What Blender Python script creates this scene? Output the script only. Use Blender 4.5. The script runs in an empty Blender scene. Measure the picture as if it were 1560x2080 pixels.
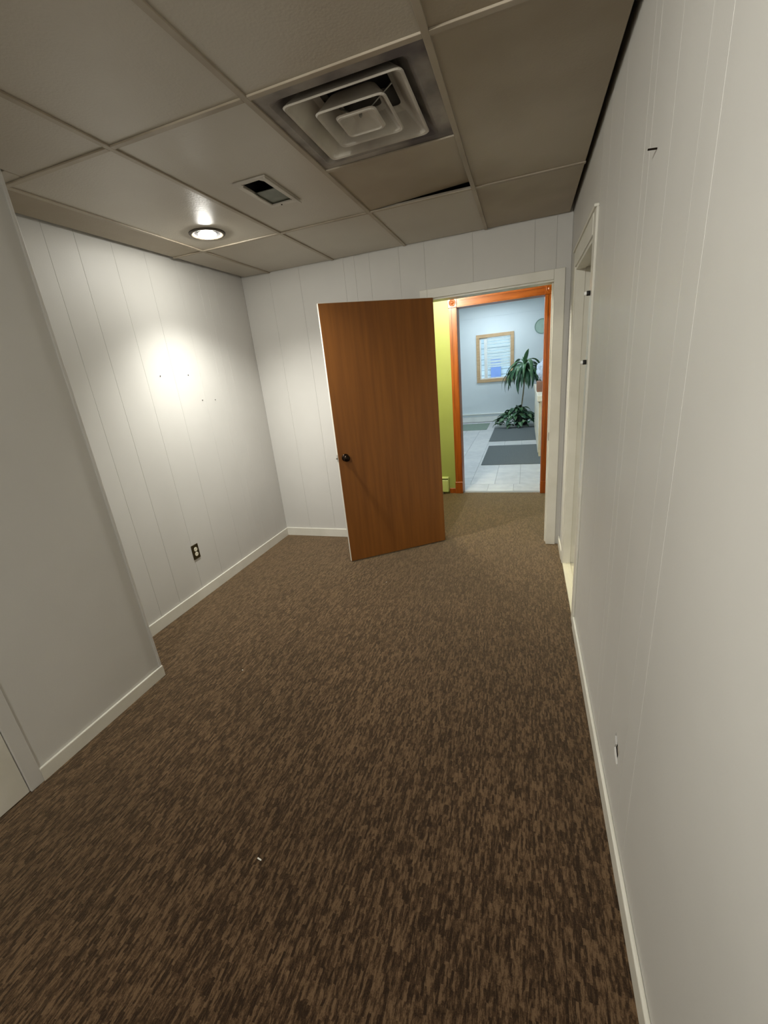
import bpy, bmesh, math, random
from mathutils import Vector, Matrix, Euler
random.seed(7)
S = bpy.context.scene
C = S.collection

# ------------------------------------------------------------------ camera
H = 2.45          # ceiling height
D = 3.584         # back wall of the room
XL, XR, XP, YP = -2.403, 0.295, -1.995, 1.456
FPX = 841.36
def cam_rot(rx, ry, rz):
    return Matrix.Rotation(rz, 3, 'Z') @ Matrix.Rotation(rx, 3, 'X') @ Matrix.Rotation(ry, 3, 'Y')
M = cam_rot(-0.3262, 0.1010, 0.3444)
cd = bpy.data.cameras.new('camera')
cd.sensor_fit = 'HORIZONTAL'; cd.sensor_width = 36.0; cd.lens = FPX / 1560 * 36.0
cd.clip_start = 0.02
cam = bpy.data.objects.new('camera', cd); C.objects.link(cam)
r_, f_, u_ = M.col[0], M.col[1], M.col[2]
cam.matrix_world = Matrix(((r_.x, u_.x, -f_.x, 0), (r_.y, u_.y, -f_.y, 0), (r_.z, u_.z, -f_.z, 1.5587), (0, 0, 0, 1)))
S.camera = cam

# ------------------------------------------------------------------ light levels and exposure
BULB = 310.0        # emission of the recessed bulb in the room
BULB_FILL = 800.0   # added fill fitting, unseen behind the camera
BEAM = 150.0         # watts of the flood beam leaving that bulb
BEAM_FILL = 135.0    # watts of the added fill flood, tilted to brighten the right wall
BULB_COL = (1.0, 0.985, 0.91)
HALL = 310.0        # emission of the hallway globe
HALL_COL = (1.0, 0.95, 0.78)
TUBE = 25.0        # emission of the fluorescent fittings in the far room
TUBE_COL = (0.78, 0.92, 1.0)
w = bpy.data.worlds.new('world'); S.world = w; w.use_nodes = True
w.node_tree.nodes['Background'].inputs[0].default_value = (0.72, 0.86, 1.0, 1)
w.node_tree.nodes['Background'].inputs[1].default_value = 3.0
S.view_settings.view_transform = 'Standard'
S.view_settings.look = 'None'
S.view_settings.gamma = 1.0
S.view_settings.use_curve_mapping = False
S.view_settings.exposure = 0.0

# ------------------------------------------------------------------ materials
def lin(c):
    return tuple(((v / 255) / 12.92 if v / 255 <= 0.04045 else ((v / 255 + 0.055) / 1.055) ** 2.4) for v in c)
def nd(nt, t, **kw):
    n = nt.nodes.new(t)
    for k, v in kw.items(): setattr(n, k, v)
    return n
def mat(name, col, rough=0.6, col2=None, scale=8.0, stretch=(1, 1, 1), bump=0.0, bscale=None, metal=0.0, spec=0.5, coat=0.0, detail=4.0, lo=0.35, hi=0.65):
    m = bpy.data.materials.new(name); m.use_nodes = True
    nt = m.node_tree; b = nt.nodes['Principled BSDF']
    b.inputs['Roughness'].default_value = rough; b.inputs['Metallic'].default_value = metal
    b.inputs['Specular IOR Level'].default_value = spec
    b.inputs['Coat Weight'].default_value = coat; b.inputs['Coat Roughness'].default_value = 0.15
    c1 = lin(col); c2 = lin(col2) if col2 else tuple(v * 0.93 for v in c1)
    geo = nd(nt, 'ShaderNodeNewGeometry'); mp = nd(nt, 'ShaderNodeMapping'); mp.inputs['Scale'].default_value = stretch
    nt.links.new(geo.outputs['Position'], mp.inputs['Vector'])
    n = nd(nt, 'ShaderNodeTexNoise'); n.inputs['Scale'].default_value = scale; n.inputs['Detail'].default_value = detail
    nt.links.new(mp.outputs[0], n.inputs['Vector'])
    rp = nd(nt, 'ShaderNodeValToRGB'); rp.color_ramp.elements[0].position = lo; rp.color_ramp.elements[1].position = hi
    rp.color_ramp.elements[0].color = (*c1, 1); rp.color_ramp.elements[1].color = (*c2, 1)
    nt.links.new(n.outputs['Fac'], rp.inputs[0]); nt.links.new(rp.outputs[0], b.inputs['Base Color'])
    if bump:
        n2 = nd(nt, 'ShaderNodeTexNoise'); n2.inputs['Scale'].default_value = bscale or scale * 6; n2.inputs['Detail'].default_value = 3
        nt.links.new(mp.outputs[0], n2.inputs['Vector'])
        bp = nd(nt, 'ShaderNodeBump'); bp.inputs['Strength'].default_value = bump; bp.inputs['Distance'].default_value = 0.004
        nt.links.new(n2.outputs['Fac'], bp.inputs['Height']); nt.links.new(bp.outputs[0], b.inputs['Normal'])
    return m
def emit(name, col, strength):
    m = bpy.data.materials.new(name); m.use_nodes = True
    nt = m.node_tree; nt.nodes.remove(nt.nodes['Principled BSDF'])
    e = nd(nt, 'ShaderNodeEmission'); e.inputs[0].default_value = (*col, 1); e.inputs[1].default_value = strength
    nt.links.new(e.outputs[0], nt.nodes['Material Output'].inputs[0])
    return m
def carpet_mat():
    m = bpy.data.materials.new('carpet'); m.use_nodes = True
    nt = m.node_tree; b = nt.nodes['Principled BSDF']; L = nt.links.new
    b.inputs['Roughness'].default_value = 0.95; b.inputs['Specular IOR Level'].default_value = 0.1
    geo = nd(nt, 'ShaderNodeNewGeometry')
    wob = nd(nt, 'ShaderNodeTexNoise'); wob.inputs['Scale'].default_value = 45; wob.inputs['Detail'].default_value = 1
    L(geo.outputs['Position'], wob.inputs['Vector'])
    vs = nd(nt, 'ShaderNodeVectorMath', operation='MULTIPLY_ADD')
    L(wob.outputs['Color'], vs.inputs[0]); vs.inputs[1].default_value = (0.008, 0.008, 0); L(geo.outputs['Position'], vs.inputs[2])
    sp = nd(nt, 'ShaderNodeSeparateXYZ'); L(vs.outputs[0], sp.inputs[0])
    def mth(op, a, bb=None, c=None):
        n = nd(nt, 'ShaderNodeMath', operation=op)
        for i, v in enumerate((a, bb, c)):
            if v is None: continue
            if isinstance(v, (int, float)): n.inputs[i].default_value = v
            else: L(v, n.inputs[i])
        return n.outputs[0]
    def dashes(nx, ny, off):
        cx = mth('FLOOR', mth('MULTIPLY_ADD', sp.outputs['X'], nx, off))
        wn = nd(nt, 'ShaderNodeTexWhiteNoise', noise_dimensions='1D'); L(cx, wn.inputs['W'])
        cy = mth('FLOOR', mth('MULTIPLY_ADD', wn.outputs['Value'], 17.3, mth('MULTIPLY', sp.outputs['Y'], ny)))
        cb = nd(nt, 'ShaderNodeCombineXYZ'); L(cx, cb.inputs[0]); L(cy, cb.inputs[1])
        w2 = nd(nt, 'ShaderNodeTexWhiteNoise', noise_dimensions='2D'); L(cb.outputs[0], w2.inputs['Vector'])
        return w2.outputs['Value']
    a = dashes(125, 26, 0.0)
    def streak(sx, sy, det):
        mp = nd(nt, 'ShaderNodeMapping'); mp.inputs['Scale'].default_value = (sx, sy, 1); L(geo.outputs['Position'], mp.inputs['Vector'])
        n = nd(nt, 'ShaderNodeTexNoise'); n.inputs['Scale'].default_value = 1.0; n.inputs['Detail'].default_value = det; n.inputs['Distortion'].default_value = 0.6
        L(mp.outputs[0], n.inputs['Vector']); return n.outputs['Fac']
    v = mth('ADD', mth('MULTIPLY', a, 0.22), mth('ADD', mth('MULTIPLY', streak(165, 42, 2), 0.62), mth('MULTIPLY', streak(420, 300, 1), 0.26)))
    rp = nd(nt, 'ShaderNodeValToRGB'); e = rp.color_ramp.elements
    e[0].position = 0.44; e[0].color = (*lin((38, 25, 16)), 1)
    e[1].position = 0.70; e[1].color = (*lin((104, 82, 60)), 1)
    k = e.new(0.555); k.color = (*lin((68, 50, 34)), 1)
    L(v, rp.inputs[0])
    big = nd(nt, 'ShaderNodeTexNoise'); big.inputs['Scale'].default_value = 1.6; big.inputs['Detail'].default_value = 3
    L(geo.outputs['Position'], big.inputs['Vector'])
    mx = nd(nt, 'ShaderNodeMix', data_type='RGBA', blend_type='MULTIPLY'); mx.inputs['Factor'].default_value = 0.35
    L(rp.outputs[0], mx.inputs['A']); L(big.outputs['Color'], mx.inputs['B'])
    hs = nd(nt, 'ShaderNodeMapRange'); hs.inputs['From Min'].default_value = 0.3; hs.inputs['From Max'].default_value = 0.7
    hs.inputs['To Min'].default_value = 0.82; hs.inputs['To Max'].default_value = 1.08
    L(big.outputs['Fac'], hs.inputs['Value'])
    vm = nd(nt, 'ShaderNodeVectorMath', operation='SCALE'); L(rp.outputs[0], vm.inputs[0]); L(hs.outputs[0], vm.inputs['Scale'])
    L(vm.outputs[0], b.inputs['Base Color'])
    bp = nd(nt, 'ShaderNodeBump'); bp.inputs['Strength'].default_value = 0.5; bp.inputs['Distance'].default_value = 0.006
    L(v, bp.inputs['Height']); L(bp.outputs[0], b.inputs['Normal'])
    b.inputs['Sheen Weight'].default_value = 1.0; b.inputs['Sheen Roughness'].default_value = 0.45
    b.inputs['Sheen Tint'].default_value = (*lin((232, 208, 172)), 1)
    return m

MT = dict(
    wall=mat('wall_paint', (207, 205, 200), 0.5, (199, 197, 192), 1.2, bump=0.05, bscale=140, spec=0.4),
    trim=mat('trim_paint', (222, 219, 208), 0.35, (214, 211, 199), 6, spec=0.45),
    carpet=carpet_mat(),
    tile=mat('ceiling_tile', (182, 175, 161), 0.4, (172, 163, 148), 1.3, bump=0.18, bscale=110),
    stile=mat('stained_ceiling_tile', (178, 168, 150), 0.55, (150, 137, 117), 1.1, bump=0.18, bscale=110),
    bar=mat('ceiling_bar', (172, 161, 143), 0.5, (150, 138, 120), 3),
    plenum=mat('plenum', (60, 55, 50), 0.9),
    vent=mat('diffuser_metal', (196, 190, 178), 0.45, (160, 152, 142), 5, lo=0.4, hi=0.75),
    dirt=mat('dusty_diffuser_panel', (160, 153, 144), 0.6, (92, 86, 86), 4.0, lo=0.42, hi=0.66),
    ring=mat('aged_grey_ring', (84, 76, 64), 0.5, (70, 62, 52), 20),
    duct=mat('dark_duct', (34, 32, 32), 0.8),
    flap=mat('register_damper', (112, 116, 104), 0.5, (92, 96, 84), 12),
    door=mat('door_veneer', (136, 84, 32), 0.42, (116, 69, 25), 3.0, stretch=(9, 9, 0.5), spec=0.4, detail=8, lo=0.3, hi=0.75),
    bronze=mat('dark_bronze', (40, 30, 22), 0.22, metal=0.85),
    steel=mat('steel', (150, 148, 140), 0.35, metal=0.9),
    brass=mat('brass_plate', (78, 68, 42), 0.42, (66, 56, 34), 40, metal=0.7),
    ivory=mat('ivory_plastic', (232, 226, 204), 0.4),
    black=mat('black_rubber', (22, 22, 22), 0.6),
    white=mat('white_plastic', (235, 235, 230), 0.4),
    green=mat('green_wall_paint', (158, 166, 94), 0.45, (150, 158, 86), 1.5),
    gheat=mat('green_heater_paint', (196, 206, 132), 0.4),
    orange=mat('orange_varnished_wood', (164, 82, 18), 0.4, (136, 62, 10), 3.0, stretch=(12, 12, 0.8), coat=0.15, detail=7),
    orangeh=mat('orange_varnished_wood_head', (164, 82, 18), 0.4, (136, 62, 10), 3.0, stretch=(0.8, 12, 12), coat=0.15, detail=7),
    fwall=mat('far_wall_paint', (222, 228, 230), 0.55, (214, 221, 224), 0.9),
    ftile=mat('floor_tile', (196, 196, 196), 0.35, (182, 183, 184), 9, bump=0.05),
    ftile2=mat('floor_tile_pale', (203, 203, 201), 0.35, (190, 190, 191), 8, bump=0.05),
    grout=mat('grout', (150, 152, 154), 0.9),
    rug=mat('charcoal_mat', (98, 104, 105), 0.95, (84, 90, 91), 90, bump=0.3, bscale=300),
    grug=mat('green_mat', (132, 146, 134), 0.95, (112, 128, 116), 80, bump=0.3, bscale=300),
    tan=mat('tan_wood', (205, 172, 132), 0.45, (190, 154, 112), 5, stretch=(1, 1, 6)),
    glass=None,
    slat=None,
    siding=mat('neighbour_siding', (160, 172, 172), 0.7, (144, 156, 156), 6),
    bdoor=mat('blue_panel', (96, 118, 158), 0.6, (88, 110, 150), 4),
    leaf=mat('leaf_green', (66, 106, 68), 0.38, (124, 154, 112), 9, spec=0.5, lo=0.45, hi=0.7),
    leafd=mat('leaf_dark_green', (36, 74, 48), 0.38, (64, 104, 76), 12, spec=0.5),
    stem=mat('plant_stem', (140, 132, 104), 0.8, (112, 102, 78), 20),
    pot=mat('dark_pot', (52, 52, 50), 0.6),
    soil=mat('soil', (50, 40, 30), 0.95),
    disc=mat('sage_disc', (172, 194, 180), 0.5, (164, 186, 172), 8),
    discr=mat('sage_rim', (140, 164, 152), 0.4),
    counter=mat('counter_top', (232, 224, 204), 0.4, (222, 212, 190), 10),
    cbody=mat('counter_body', (214, 196, 162), 0.5, (202, 182, 146), 6),
    card=mat('cardboard', (150, 112, 92), 0.8, (134, 98, 80), 12),
    bag=mat('plastic_bag', (216, 226, 240), 0.25, (190, 204, 226), 30),
    paper=mat('paper_scrap', (235, 232, 222), 0.8),
    plaster=mat('torn_plaster', (196, 186, 172), 0.9, (150, 138, 120), 60),
    threshold=mat('cream_threshold', (228, 222, 196), 0.4),
)
g = bpy.data.materials.new('window_glass'); g.use_nodes = True
gb = g.node_tree.nodes['Principled BSDF']
gb.inputs['Base Color'].default_value = (0.9, 0.96, 1, 1); gb.inputs['Roughness'].default_value = 0.02
gb.inputs['Transmission Weight'].default_value = 1.0; gb.inputs['IOR'].default_value = 1.02
MT['glass'] = g

sl = bpy.data.materials.new('blind_slat'); sl.use_nodes = True
sn = sl.node_tree; sb = sn.nodes['Principled BSDF']; sb.inputs['Base Color'].default_value = (0.88, 0.92, 0.91, 1); sb.inputs['Roughness'].default_value = 0.5
stl = sn.nodes.new('ShaderNodeBsdfTranslucent'); stl.inputs[0].default_value = (0.88, 0.94, 0.93, 1)
smx = sn.nodes.new('ShaderNodeMixShader'); smx.inputs[0].default_value = 0.45
sn.links.new(sb.outputs[0], smx.inputs[1]); sn.links.new(stl.outputs[0], smx.inputs[2]); sn.links.new(smx.outputs[0], sn.nodes['Material Output'].inputs[0])
MT['slat'] = sl

# ------------------------------------------------------------------ mesh helpers
def box(bm, lo, hi):
    x0, y0, z0 = lo; x1, y1, z1 = hi
    v = [bm.verts.new(p) for p in ((x0, y0, z0), (x1, y0, z0), (x1, y1, z0), (x0, y1, z0), (x0, y0, z1), (x1, y0, z1), (x1, y1, z1), (x0, y1, z1))]
    for f in ((0, 3, 2, 1), (4, 5, 6, 7), (0, 1, 5, 4), (1, 2, 6, 5), (2, 3, 7, 6), (3, 0, 4, 7)):
        bm.faces.new([v[i] for i in f])
    return bm
def B(lo, hi, bev=0.0, seg=1):
    bm = bmesh.new(); box(bm, lo, hi)
    if bev: bmesh.ops.bevel(bm, geom=bm.edges[:], offset=bev, segments=seg, profile=0.5, affect='EDGES')
    return bm
def boxes(*bs):
    bm = bmesh.new()
    for lo, hi in bs: box(bm, lo, hi)
    return bm
def plate(outer, inner, t, mtx=None):
    """outer polygon with a hole, extruded by t along local z"""
    bm = bmesh.new(); es = []
    for poly in (outer, inner):
        vs = [bm.verts.new((p[0], p[1], 0)) for p in poly]
        es += [bm.edges.new((vs[i], vs[(i + 1) % len(vs)])) for i in range(len(vs))]
    bmesh.ops.triangle_fill(bm, edges=es, use_beauty=True)
    r = bmesh.ops.extrude_face_region(bm, geom=bm.faces[:])
    bmesh.ops.translate(bm, verts=[v for v in r['geom'] if isinstance(v, bmesh.types.BMVert)], vec=(0, 0, t))
    bmesh.ops.recalc_face_normals(bm, faces=bm.faces[:])
    if mtx: bm.transform(mtx)
    return bm
def rect(x0, y0, x1, y1): return [(x0, y0), (x1, y0), (x1, y1), (x0, y1)]
def circ(cx, cy, r, n=40): return [(cx + r * math.cos(2 * math.pi * i / n), cy + r * math.sin(2 * math.pi * i / n)) for i in range(n)]
def lathe(prof, n=32, mtx=None, cap=True):
    """prof: list of (r, z)"""
    bm = bmesh.new(); rings = []
    for r, z in prof:
        rings.append([bm.verts.new((r * math.cos(2 * math.pi * i / n), r * math.sin(2 * math.pi * i / n), z)) for i in range(n)])
    for a, b in zip(rings, rings[1:]):
        for i in range(n): bm.faces.new((a[i], a[(i + 1) % n], b[(i + 1) % n], b[i]))
    if cap:
        for rg in (rings[0], rings[-1]): bm.faces.new(rg)
    bmesh.ops.remove_doubles(bm, verts=bm.verts[:], dist=1e-5)
    bmesh.ops.recalc_face_normals(bm, faces=bm.faces[:])
    if mtx: bm.transform(mtx)
    return bm
def tube(pts, rad, n=8):
    bm = bmesh.new(); rings = []
    for i, p in enumerate(pts):
        p = Vector(p); a = Vector(pts[max(i - 1, 0)]); b = Vector(pts[min(i + 1, len(pts) - 1)])
        t = (b - a).normalized(); s = t.cross(Vector((0.3, 1, 0.2))).normalized(); q = t.cross(s)
        r = rad[i] if isinstance(rad, (list, tuple)) else rad
        rings.append([bm.verts.new(p + s * r * math.cos(2 * math.pi * k / n) + q * r * math.sin(2 * math.pi * k / n)) for k in range(n)])
    for a, b in zip(rings, rings[1:]):
        for k in range(n): bm.faces.new((a[k], a[(k + 1) % n], b[(k + 1) % n], b[k]))
    bm.faces.new(rings[0]); bm.faces.new(rings[-1])
    bmesh.ops.recalc_face_normals(bm, faces=bm.faces[:])
    return bm
def world_of(o):
    return Vector(o.location) if o.parent is None else world_of(o.parent) + Vector(o.location)
def obj(name, bm, m, parent=None, smooth=False, **props):
    """one mesh object; bm is given in world coordinates, the origin goes to the middle of its base"""
    xs = [v.co for v in bm.verts]
    o0 = Vector(((min(v.x for v in xs) + max(v.x for v in xs)) / 2, (min(v.y for v in xs) + max(v.y for v in xs)) / 2, min(v.z for v in xs)))
    bmesh.ops.translate(bm, verts=bm.verts[:], vec=-o0)
    me = bpy.data.meshes.new(name); bm.to_mesh(me); bm.free()
    if smooth:
        for p in me.polygons: p.use_smooth = True
    me.materials.append(m)
    o = bpy.data.objects.new(name, me); C.objects.link(o)
    if parent: o.parent = parent; o.location = o0 - world_of(parent)
    else: o.location = o0
    for k, v in props.items(): o[k] = v
    return o
def thing(name, loc, label=None, category=None, group=None, kind=None):
    o = bpy.data.objects.new(name, None); C.objects.link(o); o.location = loc; o.empty_display_size = 0.1
    if label: o['label'] = label
    if category: o['category'] = category
    if group: o['group'] = group
    if kind: o['kind'] = kind
    return o
def struct(name, bm, m, label, cat, parent=None):
    return obj(name, bm, m, parent, kind='structure', label=label, category=cat)
def dup(o, loc, parent, rot=None, scale=None):
    c = o.copy(); C.objects.link(c); c.parent = parent; c.location = loc
    if rot: c.rotation_euler = rot
    if scale: c.scale = scale
    return c

YR = -1.3            # rear wall behind the camera
ZT = 2.72            # top of the walls, above the hung ceiling
YB2 = 3.70           # hall side of the back wall
YG = 5.10            # green hall wall
YG2 = 5.25
YF = 11.55           # far wall of the bright room
HF = 2.87

# ------------------------------------------------------------------ floor
struct('floor', B((-3.2, YR - 0.1, -0.08), (1.2, 5.115, 0.0)), MT['carpet'], 'brown carpet with short tan woven dashes, through room and hallway', 'floor')

# ------------------------------------------------------------------ panelled walls
PT = 0.006
def panels_x(parent, x, sgn, cuts, z0, z1, holes=()):
    """boards on a wall whose face lies at x, facing sgn"""
    for a, b in zip(cuts, cuts[1:]):
        lo, hi = (x - PT, x) if sgn > 0 else (x, x + PT)
        bm = B((lo, a + 0.0004, z0), (hi, b - 0.0004, z1), 0.0006)
        obj('wall_panel', bm, MT['wall'], parent)
def panels_y(parent, y, cuts, z0, z1):
    for a, b in zip(cuts, cuts[1:]):
        obj('wall_panel', B((a + 0.0004, y, z0), (b - 0.0004, y + PT, z1), 0.0006), MT['wall'], parent)

wl = struct('wall_left', B((XL - 0.12, YP - 0.1, 0), (XL - PT, YB2, ZT)), MT['wall'], 'off-white painted panel wall behind the recessed light', 'wall')
panels_x(wl, XL, 1, [YP, 1.66, 1.875, 2.052, 2.285, 2.53, 2.80, 3.01, 3.09, 3.19, 3.40, D], 0, ZT)
for y, z in ((2.403, 1.675), (2.669, 1.671), (2.758, 1.48), (2.905, 1.47)):
    obj('nail', lathe([(0.0035, 0), (0.0035, 0.004), (0.0015, 0.006)], 8, Matrix.Translation((XL - 0.001, y, z)) @ Matrix.Rotation(math.pi / 2, 4, 'Y')), MT['bronze'], wl)

wp = struct('wall_left_projection', B((XL, YR, 0), (XP - PT, YP - PT, ZT)), MT['wall'], 'grey-white wall section standing forward at the left edge', 'wall')
panels_x(wp, XP, 1, [YR, -0.6, -0.25], 0, ZT)
panels_x(wp, XP, 1, [0.775, YP - 0.001], 0, ZT)
obj('wall_panel', B((XP - PT, -0.25, 2.10), (XP, 0.775, ZT)), MT['wall'], wp)
obj('end_panel', B((XL, YP - PT, 0), (XP, YP, ZT)), MT['wall'], wp)
obj('corner_bead', B((XP - 0.012, YP - 0.012, 0.0), (XP + 0.007, YP + 0.0035, ZT), 0.003, 2), MT['wall'], wp)

wb = struct('wall_back', boxes(((XL - 0.12, D + PT, 0), (-0.747, YB2, ZT)), ((-0.747, D + PT, 2.075), (0.195, YB2, ZT)), ((0.195, D + PT, 0), (0.9, YB2, ZT))), MT['wall'], 'off-white painted panel wall holding the doorway', 'wall')
panels_y(wb, D, [XL, -2.12, -1.83, -1.42, -1.324, -1.196, -0.95, -0.747], 0, ZT)
panels_y(wb, D, [-0.747, -0.783 + 0.4, 0.05, 0.195], 2.075, ZT)
panels_y(wb, D, [0.195, XR], 0, ZT)
obj('hall_face', boxes(((-3.2, YB2, 0), (-0.747, YB2 + 0.01, HF)), ((-0.747, YB2, 2.075), (0.195, YB2 + 0.01, HF)), ((0.195, YB2, 0), (1.2, YB2 + 0.01, HF))), MT['green'], wb)

# right wall with an opening between y 2.43 and 3.20
OY0, OY1, OZ = 2.43, 3.20, 2.06
wr = struct('wall_right', boxes(((XR + PT, YR - 0.1, 0), (0.44, 1.0, ZT)), ((XR + PT, 1.0, 0.45), (0.44, 1.35, ZT)), ((XR + 0.05, 1.0, 0), (0.44, 1.35, 0.45)), ((XR + PT, 1.0, 0), (XR + 0.05, 1.35, 0.20)), ((XR + PT, 1.35, 0), (0.44, OY0, ZT)), ((XR + PT, OY0, OZ), (0.44, OY1, ZT)), ((XR + PT, OY1, 0), (0.44, D + PT, ZT))), MT['wall'], 'long off-white painted panel wall on the right', 'wall')
panels_x(wr, XR, -1, [YR, -0.7, -0.22, 0.985, 1.085], 0, ZT)
HOLE = [(1.140, 0.350), (1.163, 0.358), (1.198, 0.377), (1.206, 0.352), (1.192, 0.330), (1.204, 0.306), (1.184, 0.289), (1.160, 0.280), (1.140, 0.294), (1.152, 0.318)]
my = Matrix(((0, 0, 1, XR), (1, 0, 0, 0), (0, 1, 0, 0), (0, 0, 0, 1)))
obj('torn_panel', plate(rect(1.0854, 0, 1.2746, ZT), HOLE, PT, my), MT['wall'], wr)
obj('torn_plaster', plate([(1.172 + (a - 1.172) * 1.12, 0.325 + (b - 0.325) * 1.1) for a, b in HOLE], [(1.176 + (a - 1.172) * 0.8, 0.345 + (b - 0.325) * 0.55) for a, b in HOLE], 0.006, Matrix.Translation((PT + 0.004, 0, 0)) @ my), MT['plaster'], wr)
obj('hole_backing', B((XR + 0.04, 1.1, 0.24), (XR + 0.05, 1.26, 0.42)), MT['duct'], wr)
panels_x(wr, XR, -1, [1.275, 1.468, 1.535, 1.88, 2.14, 2.334], 0, ZT)
obj('wall_panel', boxes(((XR + 0.001, 2.342, 0), (XR + PT, OY0, ZT)), ((XR + 0.001, OY0, OZ), (XR + PT, OY1, ZT)), ((XR + 0.001, OY1, 0), (XR + PT, D, ZT))), MT['wall'], wr)
obj('nail', tube([(XR + 0.004, 1.392, 2.004), (XR - 0.020, 1.392, 2.006)], 0.0022, 8), MT['bronze'], wr)

wrr = struct('wall_rear', B((XL, YR - 0.12, 0), (0.44, YR, ZT)), MT['wall'], 'off-white wall behind the viewpoint', 'wall')

# trim of the opening in the right wall
t1 = thing('trim_1', (XR, 2.8, 0), 'white painted casing and jamb of the opening in the right wall', 'door frame', kind='structure')
TR = MT['trim']
obj('casing', B((XR - 0.010, 2.345, 0), (XR + 0.001, OY0, OZ + 0.09), 0.002), TR, t1)
obj('casing', B((XR - 0.010, OY1, 0), (XR + 0.001, OY1 + 0.065, OZ + 0.09), 0.002), TR, t1)
obj('head_casing', B((XR - 0.012, OY0, OZ), (XR + 0.001, OY1, OZ + 0.09), 0.002), TR, t1)
obj('head_cap', B((XR - 0.020, 2.345, OZ + 0.09), (XR + 0.001, OY1 + 0.07, OZ + 0.102), 0.002), TR, t1)
obj('jamb', B((XR - 0.004, OY1 - 0.018, 0.0), (0.345, OY1, OZ), 0.001), TR, t1)
obj('jamb', B((XR - 0.004, OY0, 0.0), (0.345, OY0 + 0.018, OZ), 0.001), TR, t1)
obj('head_jamb', B((XR - 0.004, OY0 + 0.018, OZ - 0.018), (0.345, OY1 - 0.018, OZ), 0.001), TR, t1)
obj('stop', B((0.345, OY1 - 0.010, 0.0), (0.392, OY1 + 0.0, OZ), 0.001), TR, t1)
obj('stop', B((0.345, OY0 + 0.018, OZ - 0.010), (0.392, OY1 - 0.018, OZ), 0.001), TR, t1)
obj('threshold', boxes(((XR - 0.004, OY0 + 0.018, 0), (0.325, OY1 - 0.018, 0.012)), ((0.325, OY0 + 0.018, 0), (0.345, OY1 - 0.018, 0.020)), ((0.345, OY0 + 0.018, 0), (0.392, OY1 - 0.018, 0.014))), MT['threshold'], t1)
d3 = struct('door_3', B((0.392, OY0, 0.01), (0.43, OY1, OZ), 0.002), TR, 'closed white door deep in the right wall opening', 'door')
for z, w_ in ((1.815, 'upper'), (1.505, 'lower')):
    b = thing('door_bumper', (XR - 0.010, 2.40, z), w_ + ' of two black and white bumpers on the right casing', 'door bumper', 'door bumpers on the right casing')
    rot = Matrix.Rotation(-math.pi / 2, 4, 'Y')
    obj('base', lathe([(0.011, 0), (0.011, 0.014), (0.009, 0.016)], 16, Matrix.Translation((XR - 0.010, 2.40, z)) @ rot), MT['black'], b, True)
    obj('tip', lathe([(0.0095, 0.016), (0.0095, 0.022), (0.006, 0.026), (0.0, 0.027)], 16, Matrix.Translation((XR - 0.010, 2.40, z)) @ rot, False), MT['white'], b, True)

# frame of the open doorway in the back wall
t2 = thing('trim_2', (-0.26, D, 0), 'white painted frame of the open doorway in the back wall', 'door frame', kind='structure')
obj('casing', B((0.183, D - 0.016, 0), (0.258, D, 2.128), 0.003, 2), TR, t2)
obj('casing', B((-0.800, D - 0.016, 0), (-0.739, D, 2.128), 0.003, 2), TR, t2)
obj('head_casing', B((-0.739, D - 0.015, 2.062), (0.183, D, 2.128), 0.003, 2), TR, t2)
obj('jamb', B((0.183, D, 0), (0.195, YB2 + 0.01, 2.062)), TR, t2)
obj('jamb', B((-0.747, D, 0), (-0.735, YB2 + 0.01, 2.062)), TR, t2)
obj('head_jamb', B((-0.735, D, 2.050), (0.183, YB2 + 0.01, 2.062)), TR, t2)
obj('stop', B((0.173, D + 0.045, 0), (0.183, D + 0.08, 2.05)), TR, t2)
obj('strike_plate', B((0.181, D + 0.004, 0.90), (0.1835, D + 0.03, 0.965), 0.001), MT['bronze'], t2)

# ------------------------------------------------------------------ baseboards
def baseboard(name, lo, hi, label, m=TR):
    bm = bmesh.new(); box(bm, lo, hi)
    zt = hi[2]
    es = [e for e in bm.edges if all(abs(v.co.z - zt) < 1e-6 for v in e.verts)]
    bmesh.ops.bevel(bm, geom=es, offset=0.005, segments=3, profile=0.5, affect='EDGES')
    return struct(name, bm, m, label, 'baseboard')
baseboard('baseboard_left', (XL, YP + 0.004, 0), (XL + 0.012, D, 0.082), 'white baseboard below the wall socket')
baseboard('baseboard_back', (XL + 0.012, D - 0.012, 0), (-0.800, D, 0.085), 'white baseboard running behind the open door')
baseboard('baseboard_left_projection', (XP, 0.776, 0), (XP + 0.012, YP + 0.004, 0.068), 'white baseboard on the projecting wall at left')
baseboard('baseboard_right', (XR - 0.013, YR, 0), (XR, 2.334, 0.075), 'long white baseboard along the right wall')
baseboard('baseboard_right_corner', (XR - 0.013, OY1 + 0.066, 0), (XR, D, 0.075), 'short white baseboard between right opening and corner')

# closet door in the projecting wall
t3 = thing('trim_3', (XP, 0.75, 0), 'white flat casing at the left edge of the projecting wall', 'door frame', kind='structure')
obj('casing', B((XP - 0.004, 0.722, 0), (XP + 0.010, 0.777, 2.10), 0.003, 2), MT['wall'], t3)
obj('casing', B((XP - 0.004, -0.25, 0), (XP + 0.010, -0.195, 2.10), 0.003, 2), MT['wall'], t3)
obj('head_casing', B((XP - 0.004, -0.195, 2.045), (XP + 0.010, 0.722, 2.10), 0.003, 2), MT['wall'], t3)
struct('door_2', B((XP - 0.006, -0.193, 0.004), (XP + 0.004, 0.720, 2.043), 0.002), TR, 'closed white flush door at the lower left edge', 'door')

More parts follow.
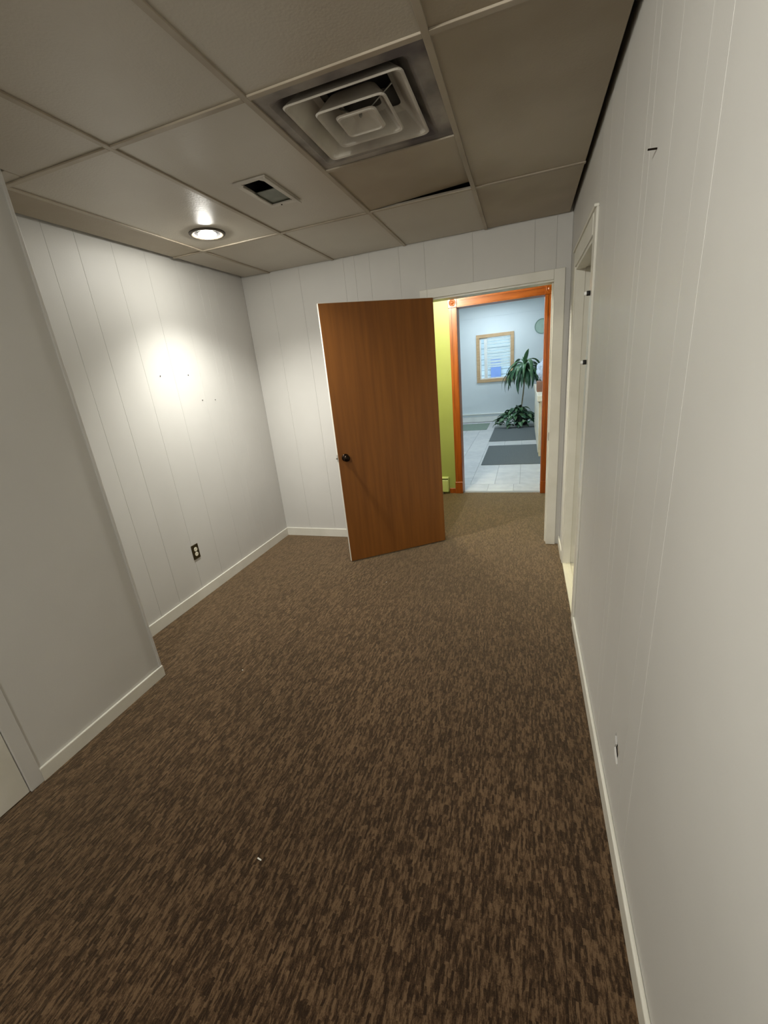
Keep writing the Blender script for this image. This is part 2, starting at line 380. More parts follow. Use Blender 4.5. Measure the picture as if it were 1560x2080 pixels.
# ------------------------------------------------------------------ hung ceiling
G = 0.61
X0, X1, X2, X3 = -2.1126, -1.5026, -0.8926, -0.2826
Y1, Y2, Y0 = 1.5422, 2.7576, 0.3226
ce = struct('ceiling', B((XL - 0.12, YR - 0.12, ZT), (0.44, YB2, ZT + 0.05)), MT['plenum'], 'hung ceiling of beige tiles in a metal grid', 'ceiling')
GL, GR, GB = 0.036, 0.022, 0.012         # open gap along the walls
zt0 = H + 0.007
xcols = [(XL + GL, X0), (X0, X1), (X1, X2), (X2, X3), (X3, XR - GR)]
yrows = [(YR, Y0), (Y0, Y1), (Y1, Y2), (Y2, D - GB)]
def tile(x0, y0, x1, y1, m=None, hole=None, dz=0.0, tilt=0.0):
    e = 0.002
    if hole: bm = plate(rect(x0 + e, y0 + e, x1 - e, y1 - e), hole, 0.012, Matrix.Translation((0, 0, zt0)))
    else: bm = B((x0 + e, y0 + e, zt0 + dz), (x1 - e, y1 - e, zt0 + dz + 0.012), 0.002)
    if tilt:
        for v in bm.verts: v.co.z += tilt * (v.co.x - x0) / (x1 - x0) * (v.co.y - y0) / (y1 - y0)
    return obj('ceiling_tile', bm, m or MT['tile'], ce)
RX, RY = -0.85, -0.75  # spot for the added fill light behind the camera
LX, LY = -1.858, 2.50                 # recessed light
VX0, VX1, VY0, VY1 = -1.315, -1.14, 2.03, 2.365
YD = Y1 + G                           # diffuser panel ends
for ci, (xa, xb) in enumerate(xcols):
    for ri, (ya, yb) in enumerate(yrows):
        if ri < 2 and ci == 0:                               # only the strip past the projection
            if ri == 1: tile(xa, YP + 0.008, XP + 0.014, yb)
            continue
        if ri < 2 and ci == 1: xa2 = XP + 0.014
        else: xa2 = xa
        if ci == 1 and ri == 2:
            tile(xa, ya, xb, yb, hole=circ(LX, LY, 0.088))
        elif ci == 2 and ri == 2: tile(xa, ya, xb, yb, hole=rect(VX0 + 0.015, VY0 + 0.015, VX1 - 0.015, VY1 - 0.015))
        elif ci == 3 and ri == 2: tile(xa, YD, xb, yb - 0.004, MT['stile'], tilt=0.03)
        elif ri == 0 and xa2 < RX < xb: tile(xa2, ya, xb, yb, hole=circ(RX, RY, 0.088))
        else: tile(xa2, ya, xb, yb, MT['stile'] if ci == 4 or (ci == 0 and ri == 2) else None)
def bar(lo, hi): obj('grid_bar', B((lo[0], lo[1], H), (hi[0], hi[1], H + 0.0068), 0.001), MT['bar'], ce)
bw = 0.011
for x in (X1, X2, X3): bar((x - bw, YR), (x + bw, D - GB))
bar((X0 - bw, YP + 0.02), (X0 + bw, D - GB))
for y in (Y0, Y1, Y2):
    for ci, (xa, xb) in enumerate(xcols):
        if ci == 0 and y < YP: continue
        a = xa + (bw if ci else 0); b = xb - (bw if ci < 4 else 0)
        if ci == 1 and y < YP: a = XP + 0.014
        bar((a, y - bw), (b, y + bw))
bar((X2 + bw, YD - bw), (X3 - bw, YD + bw))

# recessed light
def recessed(x, y, label, power, beam, cone, aim):
    rl = thing('recessed_light', (x, y, H), label, 'ceiling light', 'recessed ceiling lights of the room')
    T_ = Matrix.Translation((x, y, H))
    obj('trim_ring', lathe([(0.082, 0.0065), (0.082, 0.001), (0.090, -0.003), (0.100, -0.002), (0.106, 0.003), (0.106, 0.0065), (0.082, 0.0065)], 48, T_, False), MT['ring'], rl, True)
    obj('can', lathe([(0.0825, 0.004), (0.080, 0.06), (0.070, 0.11), (0.0, 0.115)], 48, T_, False), MT['duct'], rl, True)
    bu = obj('bulb', lathe([(0.0, 0.105), (0.020, 0.10), (0.024, 0.075), (0.034, 0.050), (0.050, 0.024), (0.054, 0.008), (0.052, 0.004), (0.0, 0.006)], 32, T_, False), MT['steel'], rl, True)
    obj('lens', lathe([(0.0525, 0.003), (0.050, -0.004), (0.042, -0.011), (0.030, -0.016), (0.016, -0.0195), (0.0, -0.0205)], 32, T_, False), emit('bulb_glow', BULB_COL, power), bu, True)
    ld = bpy.data.lights.new('flood_beam', 'SPOT'); ld.energy = beam; ld.color = BULB_COL; ld.spot_size = math.radians(cone); ld.spot_blend = 1.0; ld.shadow_soft_size = 0.045
    lo = bpy.data.objects.new('flood_beam', ld); C.objects.link(lo); lo.parent = rl; lo.location = (0, 0, -0.06)
    lo.rotation_euler = Vector(aim).to_track_quat('-Z', 'Y').to_euler()
recessed(LX, LY, 'round recessed ceiling light, glowing above the left wall', BULB, BEAM, 126, (0.09, 0.12, -1))
recessed(RX, RY, 'added recessed fill light, unseen behind the viewpoint', BULB_FILL, BEAM_FILL, 105, (XR - RX, 1.1 - RY, 1.8 - H))  # unseen fill light, added to lift the right wall's brightness

# open register
rg = thing('ceiling_register', ((VX0 + VX1) / 2, (VY0 + VY1) / 2, H), 'small open rectangular register in a beige ceiling tile', 'air vent')
jag = [(VX0 + 0.022, VY0 + 0.05), (VX0 + 0.036, VY0 + 0.034), (VX0 + 0.03, VY0 + 0.02), (VX0 + 0.05, VY0 + 0.026), (VX1 - 0.045, VY0 + 0.022), (VX1 - 0.032, VY0 + 0.045), (VX1 - 0.030, VY1 - 0.03), (VX0 + 0.022, VY1 - 0.025), (VX0 + 0.018, VY0 + 0.2), (VX0 + 0.026, VY0 + 0.12)]
obj('frame', plate(rect(VX0, VY0, VX1, VY1), jag, 0.006, Matrix.Translation((0, 0, H))), MT['vent'], rg)
obj('frame_rail', B((VX1 - 0.012, VY0 + 0.004, H - 0.006), (VX1 - 0.002, VY1 + 0.018, H), 0.001), MT['vent'], rg)
obj('duct', boxes(((VX0, VY0, H + 0.12), (VX1, VY1, H + 0.125)), ((VX0, VY0, H + 0.02), (VX0 + 0.004, VY1, H + 0.12)), ((VX1 - 0.004, VY0, H + 0.02), (VX1, VY1, H + 0.12)), ((VX0 + 0.004, VY0, H + 0.02), (VX1 - 0.004, VY0 + 0.004, H + 0.12)), ((VX0 + 0.004, VY1 - 0.004, H + 0.02), (VX1 - 0.004, VY1, H + 0.12))), MT['duct'], rg)
fl = B((VX0 + 0.008, VY0 + 0.16, H + 0.010), (VX1 - 0.008, VY1 - 0.01, H + 0.013))
obj('damper', fl, MT['flap'], rg)
obj('screw', lathe([(0.004, 0), (0.004, -0.003), (0.0, -0.004)], 10, Matrix.Translation((VX0 + 0.07, VY1 - 0.012, H)), False), MT['bronze'], rg)

# square step diffuser
DXc, DYc = (X2 + X3) / 2 - 0.01, Y1 + G / 2 + 0.005
df = thing('ceiling_diffuser', (DXc, DYc, H), 'square ceiling air diffuser with nested square rings', 'air vent')
def sq_shell(levels, thick=0.002):
    """levels: (half width, z) open at the ends, rounded corners"""
    bm = bmesh.new(); rings = []
    for hw, z in levels:
        r = min(0.022, hw * 0.3); pts = []
        for cx, cy, a0 in ((1, 1, 0), (-1, 1, 90), (-1, -1, 180), (1, -1, 270)):
            for k in range(4):
                a = math.radians(a0 + k * 30)
                pts.append((DXc + cx * (hw - r) + r * math.cos(a), DYc + cy * (hw - r) + r * math.sin(a), H + z))
        rings.append([bm.verts.new(p) for p in pts])
    n = len(rings[0])
    for a, b in zip(rings, rings[1:]):
        for i in range(n): bm.faces.new((a[i], a[(i + 1) % n], b[(i + 1) % n], b[i]))
    return bm, rings
bm = plate(rect(X2 + 0.003, Y1 + 0.003, X3 - 0.003, YD - 0.003), rect(DXc - 0.25, DYc - 0.25, DXc + 0.25, DYc + 0.25), 0.004, Matrix.Translation((0, 0, H + 0.007)))
obj('face_panel', bm, MT['dirt'], df)
bm, rg_ = sq_shell([(0.256, 0.007), (0.250, 0.006), (0.235, 0.016), (0.185, 0.060), (0.160, 0.075), (0.160, 0.16)])
obj('neck', bm, MT['dirt'], df)
bm, rg_ = sq_shell([(0.15, 0.16), (0.162, 0.16)]); bm.faces.new(rg_[0])
obj('duct', bm, MT['duct'], df)
for nm, lv in (('outer_ring', [(0.130, 0.078), (0.150, 0.066), (0.200, 0.010), (0.206, 0.002), (0.214, -0.001), (0.218, 0.003), (0.212, 0.010), (0.155, 0.070), (0.134, 0.082)]),
               ('middle_ring', [(0.070, 0.066), (0.084, 0.056), (0.118, 0.006), (0.123, -0.002), (0.130, -0.005), (0.134, -0.001), (0.128, 0.006), (0.088, 0.060), (0.074, 0.070)])):
    bm, rg_ = sq_shell(lv); obj(nm, bm, MT['vent'], df)
bm, rg_ = sq_shell([(0.078, 0.000), (0.073, -0.006), (0.066, -0.007), (0.060, -0.001), (0.030, 0.022), (0.008, 0.026)]); bm.faces.new(rg_[-1])
obj('center_cone', bm, MT['vent'], df)
obj('screw', lathe([(0.006, 0.026), (0.006, 0.016), (0.003, 0.013), (0.0, 0.012)], 12, Matrix.Translation((DXc, DYc, H)), False), MT['steel'], df, True)
for sx in (-1, 1):
    obj('bracket', tube([(DXc + sx * 0.03, DYc, H + 0.03), (DXc + sx * 0.10, DYc, H + 0.07), (DXc + sx * 0.155, DYc, H + 0.10)], 0.004, 6), MT['steel'], df)

# ------------------------------------------------------------------ brown door
hx, hy, tx, ty = -0.6933, D - 0.03, -1.4272, 3.0141
dv = Vector((tx - hx, ty - hy, 0)); DW = dv.length; dv.normalize()
dn = Vector((dv.y, -dv.x, 0))
if dn.y > 0: dn = -dn          # towards the camera
md = Matrix(((dv.x, -dn.x, 0, hx), (dv.y, -dn.y, 0, hy), (0, 0, 1, 0.012), (0, 0, 0, 1)))   # local x along the leaf, y away from camera
DH = 2.053
door = thing('door_1', (hx, hy, 0), 'brown wood-veneer flush door standing open into the room', 'door', kind='structure')
def dpart(name, bm, m, par=door, sm=False, **k): bm.transform(md); bmesh.ops.recalc_face_normals(bm, faces=bm.faces[:]); return obj(name, bm, m, par, sm, **k)
dpart('leaf', B((0.0, 0.0, 0), (DW - 0.003, 0.035, DH - 0.003), 0.0008), MT['door'])
dpart('edge_strip', B((DW - 0.003, 0.0012, 0), (DW, 0.0345, DH), 0.0006), TR, label='white painted edge of the door')
dpart('top_strip', B((0.0, 0.0012, DH - 0.003), (DW - 0.003, 0.0345, DH), 0.0006), TR)
kz = 0.915; kx = DW - 0.062
def knob(sgn):
    k = Matrix.Translation((kx, 0.0 if sgn < 0 else 0.035, kz)) @ Matrix.Rotation(math.pi / 2 * (1 if sgn < 0 else -1), 4, 'X')
    ro = dpart('rose', lathe([(0.0, 0.0), (0.031, 0.0), (0.031, 0.004), (0.026, 0.009), (0.014, 0.011), (0.0, 0.011)], 32, k, False), MT['bronze'], sm=True)
    dpart('knob', lathe([(0.011, 0.010), (0.011, 0.026), (0.016, 0.030), (0.024, 0.036), (0.027, 0.045), (0.025, 0.055), (0.018, 0.061), (0.0, 0.063)], 32, k, False), MT['bronze'], sm=True)
knob(-1); knob(1)
dpart('latch_plate', B((DW, 0.006, kz - 0.028), (DW + 0.0012, 0.029, kz + 0.028)), MT['steel'])
dpart('latch_bolt', B((DW, 0.011, kz - 0.008), (DW + 0.012, 0.024, kz + 0.008), 0.003), MT['steel'])
for z in (0.2, 1.0, 1.82):
    hb = lathe([(0.006, -0.045), (0.006, 0.045)], 12, Matrix.Translation((-0.003, 0.041, z)))
    dpart('hinge', hb, MT['brass'])

# ------------------------------------------------------------------ wall socket
so = thing('wall_socket', (XL, 2.31, 0.382), 'brass double socket low on the left wall', 'wall socket')
obj('plate', B((XL, 2.276, 0.325), (XL + 0.006, 2.344, 0.440), 0.002), MT['brass'], so)
for z in (0.402, 0.363):
    rot = Matrix.Translation((XL + 0.006, 2.31, z)) @ Matrix.Rotation(math.pi / 2, 4, 'Y')
    ou = obj('outlet', lathe([(0.0165, 0.0), (0.0165, 0.002), (0.0155, 0.003), (0, 0.003)], 24, rot, False), MT['ivory'], so)
    for dy in (-0.006, 0.006):
        obj('slot', B((XL + 0.0088, 2.31 + dy - 0.001, z - 0.001), (XL + 0.0094, 2.31 + dy + 0.001, z + 0.007)), MT['black'], ou)
obj('screw', lathe([(0.003, 0), (0.003, 0.001), (0, 0.0014)], 10, Matrix.Translation((XL + 0.006, 2.31, 0.3825)) @ Matrix.Rotation(math.pi / 2, 4, 'Y'), False), MT['steel'], so)

# scraps on the carpet
def scrap(x, y, l, wd, a, label):
    bm = B((-l / 2, -wd / 2, 0), (l / 2, wd / 2, wd * 0.6), wd * 0.2)
    for v in bm.verts: v.co.z += 0.002 * math.cos(v.co.x / l * 3)
    bm.transform(Matrix.Translation((x, y, 0.001)) @ Matrix.Rotation(a, 4, 'Z'))
    obj('paper_scrap', bm, MT['paper'], label=label, category='litter')
scrap(-0.855, 0.748, 0.018, 0.0045, -0.2, 'thin white sliver of paper lying nearest on the carpet')
scrap(-1.534, 1.585, 0.006, 0.005, 0.3, 'white crumb on the carpet near the projecting wall')
scrap(-1.011, 2.71, 0.007, 0.004, 0.6, 'pale crumb on the carpet in front of the brown door')

# ------------------------------------------------------------------ hallway
wg = struct('wall_hall', boxes(((-3.2, YG, 0), (-0.752, YG2, HF)), ((-0.752, YG, 2.162), (0.197, YG2, HF)), ((0.197, YG, 0), (1.2, YG2, HF))), MT['green'], 'yellow-green hallway wall around the orange door frame', 'wall')
struct('wall_hall_left', B((-3.3, YB2, 0), (-3.2, YG2, HF)), MT['green'], 'yellow-green end wall of the hallway on the left', 'wall')
struct('wall_hall_right', B((1.2, YB2, 0), (1.3, YG2, HF)), MT['green'], 'yellow-green end wall of the hallway on the right', 'wall')
struct('ceiling_hall', B((-3.2, YB2 + 0.01, 2.45), (1.2, YG, 2.5)), MT['tile'], 'beige ceiling of the hallway', 'ceiling')
t4 = thing('trim_4', (-0.28, YG, 0), 'orange varnished wood door frame with corner blocks', 'door frame', kind='structure')
def casing(x0, x1):
    bm = boxes(((x0, YG - 0.014, 0.15), (x1, YG, 2.147)), ((x0 + 0.010, YG - 0.019, 0.15), (x0 + 0.028, YG - 0.014, 2.147)), ((x1 - 0.028, YG - 0.019, 0.15), (x1 - 0.010, YG - 0.014, 2.147)))
    obj('casing', bm, MT['orange'], t4)
    obj('plinth_block', B((x0 - 0.004, YG - 0.026, 0), (x1 + 0.004, YG, 0.15), 0.004), MT['orange'], t4)
    cb = obj('corner_block', B((x0 - 0.006, YG - 0.026, 2.147), (x1 + 0.006, YG, 2.249), 0.003), MT['orange'], t4)
    k = Matrix.Translation(((x0 + x1) / 2, YG - 0.026, 2.198)) @ Matrix.Rotation(math.pi / 2, 4, 'X')
    obj('rosette', lathe([(0.038, 0), (0.036, 0.006), (0.030, 0.006), (0.026, 0.001), (0.020, 0.001), (0.014, 0.007), (0, 0.009)], 28, k, False), MT['orange'], cb, True)
casing(-0.822, -0.738); casing(0.184, 0.266)
obj('head_casing', boxes(((-0.732, YG - 0.014, 2.147), (0.178, YG, 2.243)), ((-0.732, YG - 0.019, 2.157), (0.178, YG - 0.014, 2.178)), ((-0.732, YG - 0.019, 2.212), (0.178, YG - 0.014, 2.233))), MT['orangeh'], t4)
obj('jamb', B((-0.752, YG, 0), (-0.735, YG2 + 0.02, 2.147)), MT['orange'], t4)
obj('jamb', B((0.182, YG, 0), (0.197, YG2 + 0.02, 2.147)), MT['orange'], t4)
obj('head_jamb', B((-0.735, YG, 2.147), (0.182, YG2 + 0.02, 2.162)), MT['orangeh'], t4)
struct('baseboard_hall', B((-0.900, YG - 0.014, 0), (-0.828, YG, 0.065), 0.003), MT['orange'], 'short orange wood baseboard beside the heater', 'baseboard')
hh = thing('baseboard_heater', (-1.5, YG - 0.03, 0), 'yellow-green baseboard heater end beside the brown door', 'heater')
obj('cover', B((-2.1, YG - 0.055, 0.028), (-0.912, YG - 0.006, 0.182), 0.004), MT['gheat'], hh)
obj('back_plate', B((-2.1, YG - 0.006, 0.02), (-0.905, YG, 0.215)), MT['gheat'], hh)
obj('top_cap', B((-2.1, YG - 0.05, 0.195), (-0.908, YG - 0.006, 0.216), 0.003), MT['gheat'], hh)
obj('end_cap', B((-0.912, YG - 0.05, 0.04), (-0.905, YG - 0.006, 0.20), 0.002), MT['gheat'], hh)
for x in (-2.0, -1.0): obj('foot', B((x, YG - 0.05, 0), (x + 0.03, YG - 0.01, 0.028)), MT['steel'], hh)
hl = thing('hall_light', (-0.99, 4.03, 2.45), 'glass globe ceiling light of the hallway, behind the wall', 'ceiling light')
Th = Matrix.Translation((-0.99, 4.03, 2.45))
obj('base', lathe([(0.09, 0.0), (0.09, -0.02), (0.07, -0.03)], 32, Th), MT['steel'], hl, True)
obj('globe', lathe([(0.065, -0.03), (0.095, -0.055), (0.105, -0.09), (0.09, -0.135), (0.05, -0.16), (0, -0.168)], 32, Th, False), emit('hall_glow', HALL_COL, HALL), hl, True)

# ------------------------------------------------------------------ bright room beyond
FX0, FX1 = -2.5, 1.45
ff = struct('floor_tiled', B((FX0, 5.115, -0.08), (FX1, YF, -0.004)), MT['grout'], 'pale square floor tiles of the bright room', 'floor')
TS = 0.318
tmesh = {}
for k, m in (('a', MT['ftile']), ('b', MT['ftile2'])):
    bm = B((-TS / 2 + 0.0022, -TS / 2 + 0.0022, -0.004), (TS / 2 - 0.0022, TS / 2 - 0.0022, 0.0), 0.001)
    me = bpy.data.meshes.new('floor_tile'); bm.to_mesh(me); bm.free(); me.materials.append(m); tmesh[k] = me
fo = world_of(ff)
ny = 0; y = 5.494 - TS
while y + TS < YF + 0.02:
    off = -0.4475 if ny % 2 == 0 else -0.372 
    off = -0.4475 if ny == 0 else -0.374
    for i in range(-6, 6):
        cx = off + TS * (i + 0.5)
        if cx - TS / 2 < FX0 or cx + TS / 2 > FX1: continue
        y0 = max(y, 5.117)
        if y0 > y + 0.01:
            obj('floor_tile', B((cx - TS / 2 + 0.0022, y0, -0.004), (cx + TS / 2 - 0.0022, y + TS - 0.0022, 0.0), 0.001), MT['ftile'], ff)
        else:
            o = bpy.data.objects.new('floor_tile', tmesh[random.choice('ab')]); C.objects.link(o)
            o.parent = ff; o.location = Vector((cx, y + TS / 2, 0)) - fo
    y += TS; ny += 1
WX0, WX1, WZ0, WZ1 = -1.20, -0.284, 1.03, 2.185
mxz = Matrix(((1, 0, 0, 0), (0, 0, 1, YF), (0, 1, 0, 0), (0, 0, 0, 1)))
wf = struct('wall_far', plate(rect(FX0, 0, FX1, HF), rect(WX0 + 0.04, WZ0 + 0.04, WX1 - 0.04, WZ1 - 0.04), 0.12, mxz), MT['fwall'], 'pale blue-white far wall with a small window', 'wall')
obj('wall_batten', B((FX0, YF - 0.006, 2.575), (FX1, YF, 2.59), 0.002), MT['fwall'], wf)
struct('wall_far_left', B((FX0 - 0.1, YG2, 0), (FX0, YF + 0.12, HF)), MT['fwall'], 'pale left wall of the bright room', 'wall')
struct('wall_far_right', B((FX1, YG2, 0), (FX1 + 0.1, YF + 0.12, HF)), MT['fwall'], 'pale right wall of the bright room', 'wall')
obj('room_face', boxes(((FX0, YG2, 0), (-0.752, YG2 + 0.02, HF)), ((-0.752, YG2, 2.162), (0.197, YG2 + 0.02, HF)), ((0.197, YG2, 0), (FX1, YG2 + 0.02, HF))), MT['fwall'], wg)
struct('ceiling_far', B((FX0 - 0.1, YB2 - 0.02, HF), (FX1 + 0.1, YF + 0.12, HF + 0.08)), MT['fwall'], 'pale ceiling of the bright room', 'ceiling')

# window
wn = thing('window_1', ((WX0 + WX1) / 2, YF, WZ0), 'tan wood framed window with white blind on the far wall', 'window', kind='structure')
fw = 0.078
for nm, lo, hi in (('frame_side', (WX0, YF - 0.03, WZ0), (WX0 + fw, YF + 0.06, WZ1)), ('frame_side', (WX1 - fw, YF - 0.03, WZ0), (WX1, YF + 0.06, WZ1)),
                   ('frame_head', (WX0 + fw, YF - 0.03, WZ1 - fw), (WX1 - fw, YF + 0.06, WZ1)), ('frame_sill', (WX0 + fw, YF - 0.034, WZ0), (WX1 - fw, YF + 0.06, WZ0 + fw))):
    obj(nm, B(lo, hi, 0.003), MT['tan'], wn)
ix0, ix1, iz0, iz1 = WX0 + fw, WX1 - fw, WZ0 + fw, WZ1 - fw
for lo, hi in (((ix0, YF + 0.01, iz0), (ix0 + 0.035, YF + 0.06, iz1)), ((ix1 - 0.025, YF + 0.01, iz0), (ix1, YF + 0.06, iz1)), ((ix0 + 0.035, YF + 0.01, iz0), (ix1 - 0.025, YF + 0.06, iz0 + 0.03)), ((ix0 + 0.035, YF + 0.01, iz1 - 0.025), (ix1 - 0.025, YF + 0.06, iz1))):
    obj('sash', B(lo, hi, 0.002), MT['white'], wn)
obj('mullion', B((-1.010, YF + 0.01, iz0 + 0.03), (-0.935, YF + 0.06, iz1 - 0.025), 0.002), MT['white'], wn)
obj('pane', B((ix0 + 0.035, YF + 0.034, iz0 + 0.03), (-1.010, YF + 0.038, iz1 - 0.025)), MT['glass'], wn)
obj('pane', B((-0.935, YF + 0.034, iz0 + 0.03), (ix1 - 0.025, YF + 0.038, iz1 - 0.025)), MT['glass'], wn)
bl = thing('window_blind', (-0.65, YF + 0.0, 1.39), 'white horizontal blind lowered over most of the far window', 'blind')
obj('head_rail', B((-0.93, YF - 0.02, iz1 - 0.03), (ix1 - 0.005, YF + 0.012, iz1), 0.002), MT['slat'], bl)
nsl = 9; z = iz1 - 0.035; dz = (z - 1.42) / nsl
sm = None
for i in range(nsl):
    zc = z - dz * (i + 0.5)
    if sm is None:
        bm = B((-0.925, -0.004, -dz * 0.36), (ix1 - 0.008, 0.004, dz * 0.36), 0.002)
        bm.transform(Matrix.Translation((0, YF - 0.006, zc)) @ Matrix.Rotation(0.16, 4, 'X'))
        sm = obj('slat', bm, MT['slat'], bl); z00 = sm.location.z - zc
    else:
        c = sm.copy(); C.objects.link(c); c.location.z = zc + z00
obj('bottom_rail', B((-0.925, YF - 0.018, 1.39), (ix1 - 0.008, YF + 0.008, 1.418), 0.003), MT['slat'], bl)
nh = thing('neighbour_house', (-0.7, 14.2, 0), 'pale siding and blue panel seen outside the window', 'building')
obj('wall', B((-4, 14.2, -0.2), (3, 14.3, 4)), MT['siding'], nh)
zz = 0.0
for i in range(20): obj('siding_board', B((-4, 14.17, zz + i * 0.16), (3, 14.2, zz + i * 0.16 + 0.150), 0.004), MT['siding'], nh)
obj('blue_panel', B((-1.04, 14.12, 0.1), (-0.735, 14.17, 1.62), 0.004), MT['bdoor'], nh)

# far heater, disc
fh = thing('baseboard_heater', (-1.3, YF - 0.04, 0), 'long white baseboard heater under the far window', 'heater')
obj('cover', B((FX0, YF - 0.06, 0.03), (-0.30, YF - 0.004, 0.16), 0.004), MT['white'], fh)
obj('back_plate', B((FX0, YF - 0.004, 0.0), (-0.30, YF, 0.245)), MT['white'], fh)
obj('top_cap', B((FX0, YF - 0.065, 0.215), (-0.30, YF - 0.004, 0.245), 0.004), MT['white'], fh)
obj('fin_strip', B((FX0, YF - 0.045, 0.165), (-0.30, YF - 0.004, 0.21)), MT['fwall'], fh)
dc = thing('wall_disc', (0.36, YF, 2.22), 'round pale sage disc high on the far wall', 'wall disc')
Tc = Matrix.Translation((0.36, YF, 2.22)) @ Matrix.Rotation(math.pi / 2, 4, 'X')
obj('rim', lathe([(0.15, 0.0), (0.17, 0.0), (0.172, 0.018), (0.165, 0.026), (0.155, 0.024), (0.150, 0.012)], 48, Tc, False), MT['discr'], dc, True)
obj('face', lathe([(0.153, 0.0), (0.153, 0.013), (0.0, 0.013)], 48, Tc, False), MT['disc'], dc)

# mats
def rug(lo, hi, m, label):
    obj('floor_mat', B((lo[0], lo[1], 0.0), (hi[0], hi[1], 0.009), 0.003), m, label=label, category='mat')
rug((-0.655, 6.60), (1.0, 8.17), MT['rug'], 'charcoal floor mat nearest the orange doorway')
rug((-0.695, 8.65), (1.0, 10.42), MT['rug'], 'charcoal floor mat in front of the plants')
rug((-1.75, 10.27), (-0.87, 11.32), MT['grug'], 'small grey-green floor mat by the far heater')

# counter and the things on it
ct = thing('counter', (0.7, 8.6, 0), 'cream counter end behind the right door frame', 'counter')
obj('top', B((0.175, 7.06, 0.88), (1.3, 10.2, 0.972), 0.008, 2), MT['counter'], ct)
obj('body', B((0.215, 7.10, 0.0), (1.28, 10.15, 0.88), 0.004), MT['cbody'], ct)
for i in range(10):
    obj('side_board', B((0.200, 7.12 + i * 0.3, 0.06), (0.215, 7.40 + i * 0.3, 0.86), 0.006), MT['counter'], ct)
cb = thing('cardboard_box', (0.36, 8.0, 0.972), 'low brown cardboard box on the counter', 'box')
obj('box', boxes(((0.185, 7.80, 0.972), (0.60, 8.25, 0.98)), ((0.185, 7.80, 0.98), (0.192, 8.25, 1.13)), ((0.593, 7.80, 0.98), (0.60, 8.25, 1.13)), ((0.192, 7.80, 0.98), (0.593, 7.807, 1.13)), ((0.192, 8.243, 0.98), (0.593, 8.25, 1.13))), MT['card'], cb)
obj('flap', B((0.186, 7.80, 1.13), (0.40, 8.25, 1.134)), MT['card'], cb)
obj('flap', B((0.402, 7.80, 1.13), (0.60, 8.25, 1.134)), MT['card'], cb)
bm = bmesh.new(); bmesh.ops.create_icosphere(bm, subdivisions=4, radius=1.0)
from mathutils import noise
for v in bm.verts:
    n = noise.noise(v.co * 2.3) * 0.22 + noise.noise(v.co * 5.5) * 0.12
    v.co *= 1 + n
    v.co.x *= 0.13; v.co.y *= 0.15; v.co.z *= 0.19
    if v.co.z > 0.10: v.co.x *= 0.55; v.co.y *= 0.55
zm = min(v.co.z for v in bm.verts)
bm.transform(Matrix.Translation((0.31, 8.02, 1.134 - zm)))
obj('plastic_bag', bm, MT['bag'], label='crumpled blue-white plastic bag on the brown box', category='bag')

# ------------------------------------------------------------------ plants
def leaf_mesh(name, L, W, droop, up, m, n=9):
    """strip leaf from the origin along +x, arching up then down, with a folded midrib"""
    bm = bmesh.new(); rows = []; x = z = 0.0; a = up
    for i in range(n + 1):
        t = i / n
        wd = W * (math.sin(math.pi * min(1, t * 0.92 + 0.08)) ** 0.8) * (1 if t < 1 else 0.05) + 0.002
        s, c = math.sin(a), math.cos(a)
        top = [Vector((x - s * (-0.18 * wd) * 0, y, z + abs(y) * 0.35)) for y in (-wd / 2, 0, wd / 2)]
        bot = [p - Vector((0, 0, 0.0015)) for p in top]
        rows.append([bm.verts.new(p) for p in top] + [bm.verts.new(p) for p in reversed(bot)])
        x += c * L / n; z += s * L / n; a -= droop / n * (1.5 - 1.0 * t)
    for r0, r1 in zip(rows, rows[1:]):
        for k in range(6): bm.faces.new((r0[k], r0[(k + 1) % 6], r1[(k + 1) % 6], r1[k]))
    bm.faces.new(rows[0]); bm.faces.new(rows[-1])
    bmesh.ops.recalc_face_normals(bm, faces=bm.faces[:])
    me = bpy.data.meshes.new(name); bm.to_mesh(me); bm.free(); me.materials.append(m)
    for p in me.polygons: p.use_smooth = True
    return me
px, py = -0.03, 10.78
cp = thing('corn_plant', (px, py, 0.22), 'tall plant with drooping strap leaves on a bare stem', 'plant')
obj('stem', tube([(px - 0.06, py, 0.2), (px - 0.055, py, 0.45), (px - 0.02, py, 0.75), (px + 0.0, py, 1.0), (px + 0.005, py, 1.25), (px + 0.01, py, 1.42)], [0.016, 0.015, 0.015, 0.014, 0.014, 0.012], 10), MT['stem'], cp, True)
LM = [leaf_mesh('leaf', 0.84, 0.10, 2.35, 0.85, MT['leaf']), leaf_mesh('leaf', 0.92, 0.105, 2.2, 0.65, MT['leafd']), leaf_mesh('leaf', 0.72, 0.095, 2.6, 1.05, MT['leaf']), leaf_mesh('leaf', 0.80, 0.10, 2.0, 0.4, MT['leafd'])]
for i in range(52):
    o = bpy.data.objects.new('leaf', LM[i % 4]); C.objects.link(o); o.parent = cp
    t = i / 52
    o.location = Vector((px + 0.005, py, 1.12 + 0.28 * t)) - Vector((px, py, 0.22))
    o.rotation_euler = (random.uniform(-0.15, 0.15), random.uniform(-0.12, 0.25), i * 2.399)
    s = random.uniform(0.70, 1.0); o.scale = (s, s, s)
up = leaf_mesh('leaf', 0.40, 0.10, 0.7, 1.5, MT['leaf'])
for a, s in ((-1.1, 1.0), (2.2, 0.55), (4.1, 0.5)):
    o = bpy.data.objects.new('leaf', up); C.objects.link(o); o.parent = cp; o.location = Vector((px + 0.01, py, 1.38)) - Vector((px, py, 0.22)); o.rotation_euler = (0, 0, a); o.scale = (s, s, s)
po = thing('plant_pot', (px - 0.06, py, 0), 'dark round pot among the low leaves on the tiled floor', 'plant pot')
Tp = Matrix.Translation((px - 0.06, py, 0))
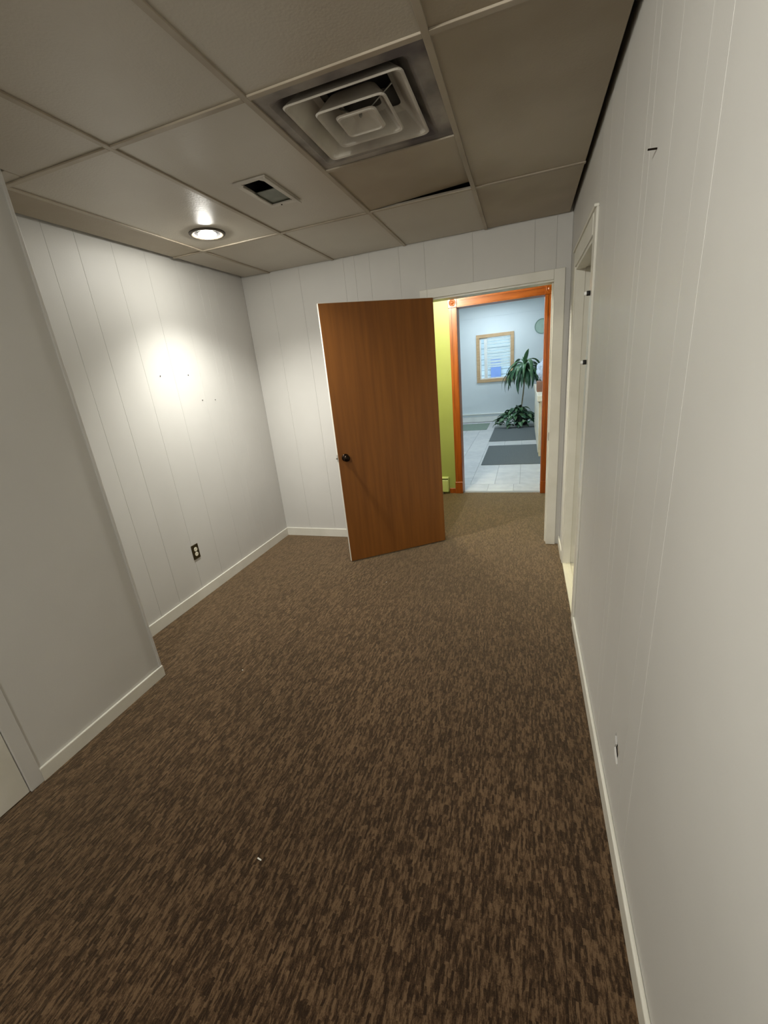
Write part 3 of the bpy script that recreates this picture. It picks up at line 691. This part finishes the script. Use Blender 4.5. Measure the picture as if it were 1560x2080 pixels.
obj('pot', lathe([(0.0, 0.0), (0.14, 0.0), (0.17, 0.20), (0.18, 0.21), (0.18, 0.24), (0.165, 0.24), (0.16, 0.20)], 32, Tp, False), MT['pot'], po, True)
obj('soil', lathe([(0.161, 0.195), (0.163, 0.205), (0.0, 0.215)], 32, Tp, False), MT['soil'], po)
lp = thing('leafy_plant', (px - 0.1, py - 0.05, 0), 'low spreading plant with broad dark leaves on the floor', 'plant')
BM_ = [leaf_mesh('leaf', 0.24, 0.13, 1.6, 0.7, MT['leafd'], 7), leaf_mesh('leaf', 0.28, 0.12, 1.9, 0.8, MT['leaf'], 7), leaf_mesh('leaf', 0.20, 0.11, 1.3, 0.5, MT['leafd'], 7)]
for i in range(150):
    a = random.uniform(0, 2 * math.pi); r = random.random() ** 0.7
    cx = px - 0.16 + r * 0.46 * math.cos(a); cy = py - 0.14 + r * 0.34 * math.sin(a)
    hgt = (1 - r) * 0.36 + 0.05 + random.uniform(-0.03, 0.05)
    o = bpy.data.objects.new('leaf', BM_[i % 3]); C.objects.link(o); o.parent = lp
    o.location = Vector((cx, cy, max(0.03, hgt))) - Vector(lp.location)
    o.rotation_euler = (random.uniform(-0.3, 0.3), random.uniform(-0.3, 0.2), a + random.uniform(-0.7, 0.7))
    s = random.uniform(0.6, 1.0); o.scale = (s, s, s)
for a, L in ((3.4, 0.5), (3.9, 0.42), (4.6, 0.3), (5.6, 0.4), (0.3, 0.35)):
    pts = [(px - 0.06 + math.cos(a) * L * t, py - 0.05 + math.sin(a) * L * t * 0.6, max(0.012, 0.24 + 0.18 * math.sin(math.pi * t) - 0.25 * t)) for t in (0, 0.25, 0.5, 0.75, 1)]
    obj('vine', tube(pts, 0.005, 6), MT['leaf'], lp)

# fluorescent fittings of the bright room
for x, y, lab in ((-0.75, 10.6, 'fluorescent ceiling fitting close to the far wall'), (-0.9, 8.4, 'fluorescent ceiling fitting over the middle of the bright room'), (-0.9, 6.4, 'fluorescent ceiling fitting just past the orange doorway')):
    fl = thing('fluorescent_light', (x, y, HF), lab, 'ceiling light', 'fluorescent fittings of the bright room')
    obj('housing', B((x - 0.62, y - 0.16, HF - 0.045), (x + 0.62, y + 0.16, HF), 0.004), MT['white'], fl)
    obj('diffuser', B((x - 0.60, y - 0.14, HF - 0.06), (x + 0.60, y + 0.14, HF - 0.045), 0.003), emit('tube_glow', TUBE_COL, TUBE), fl)
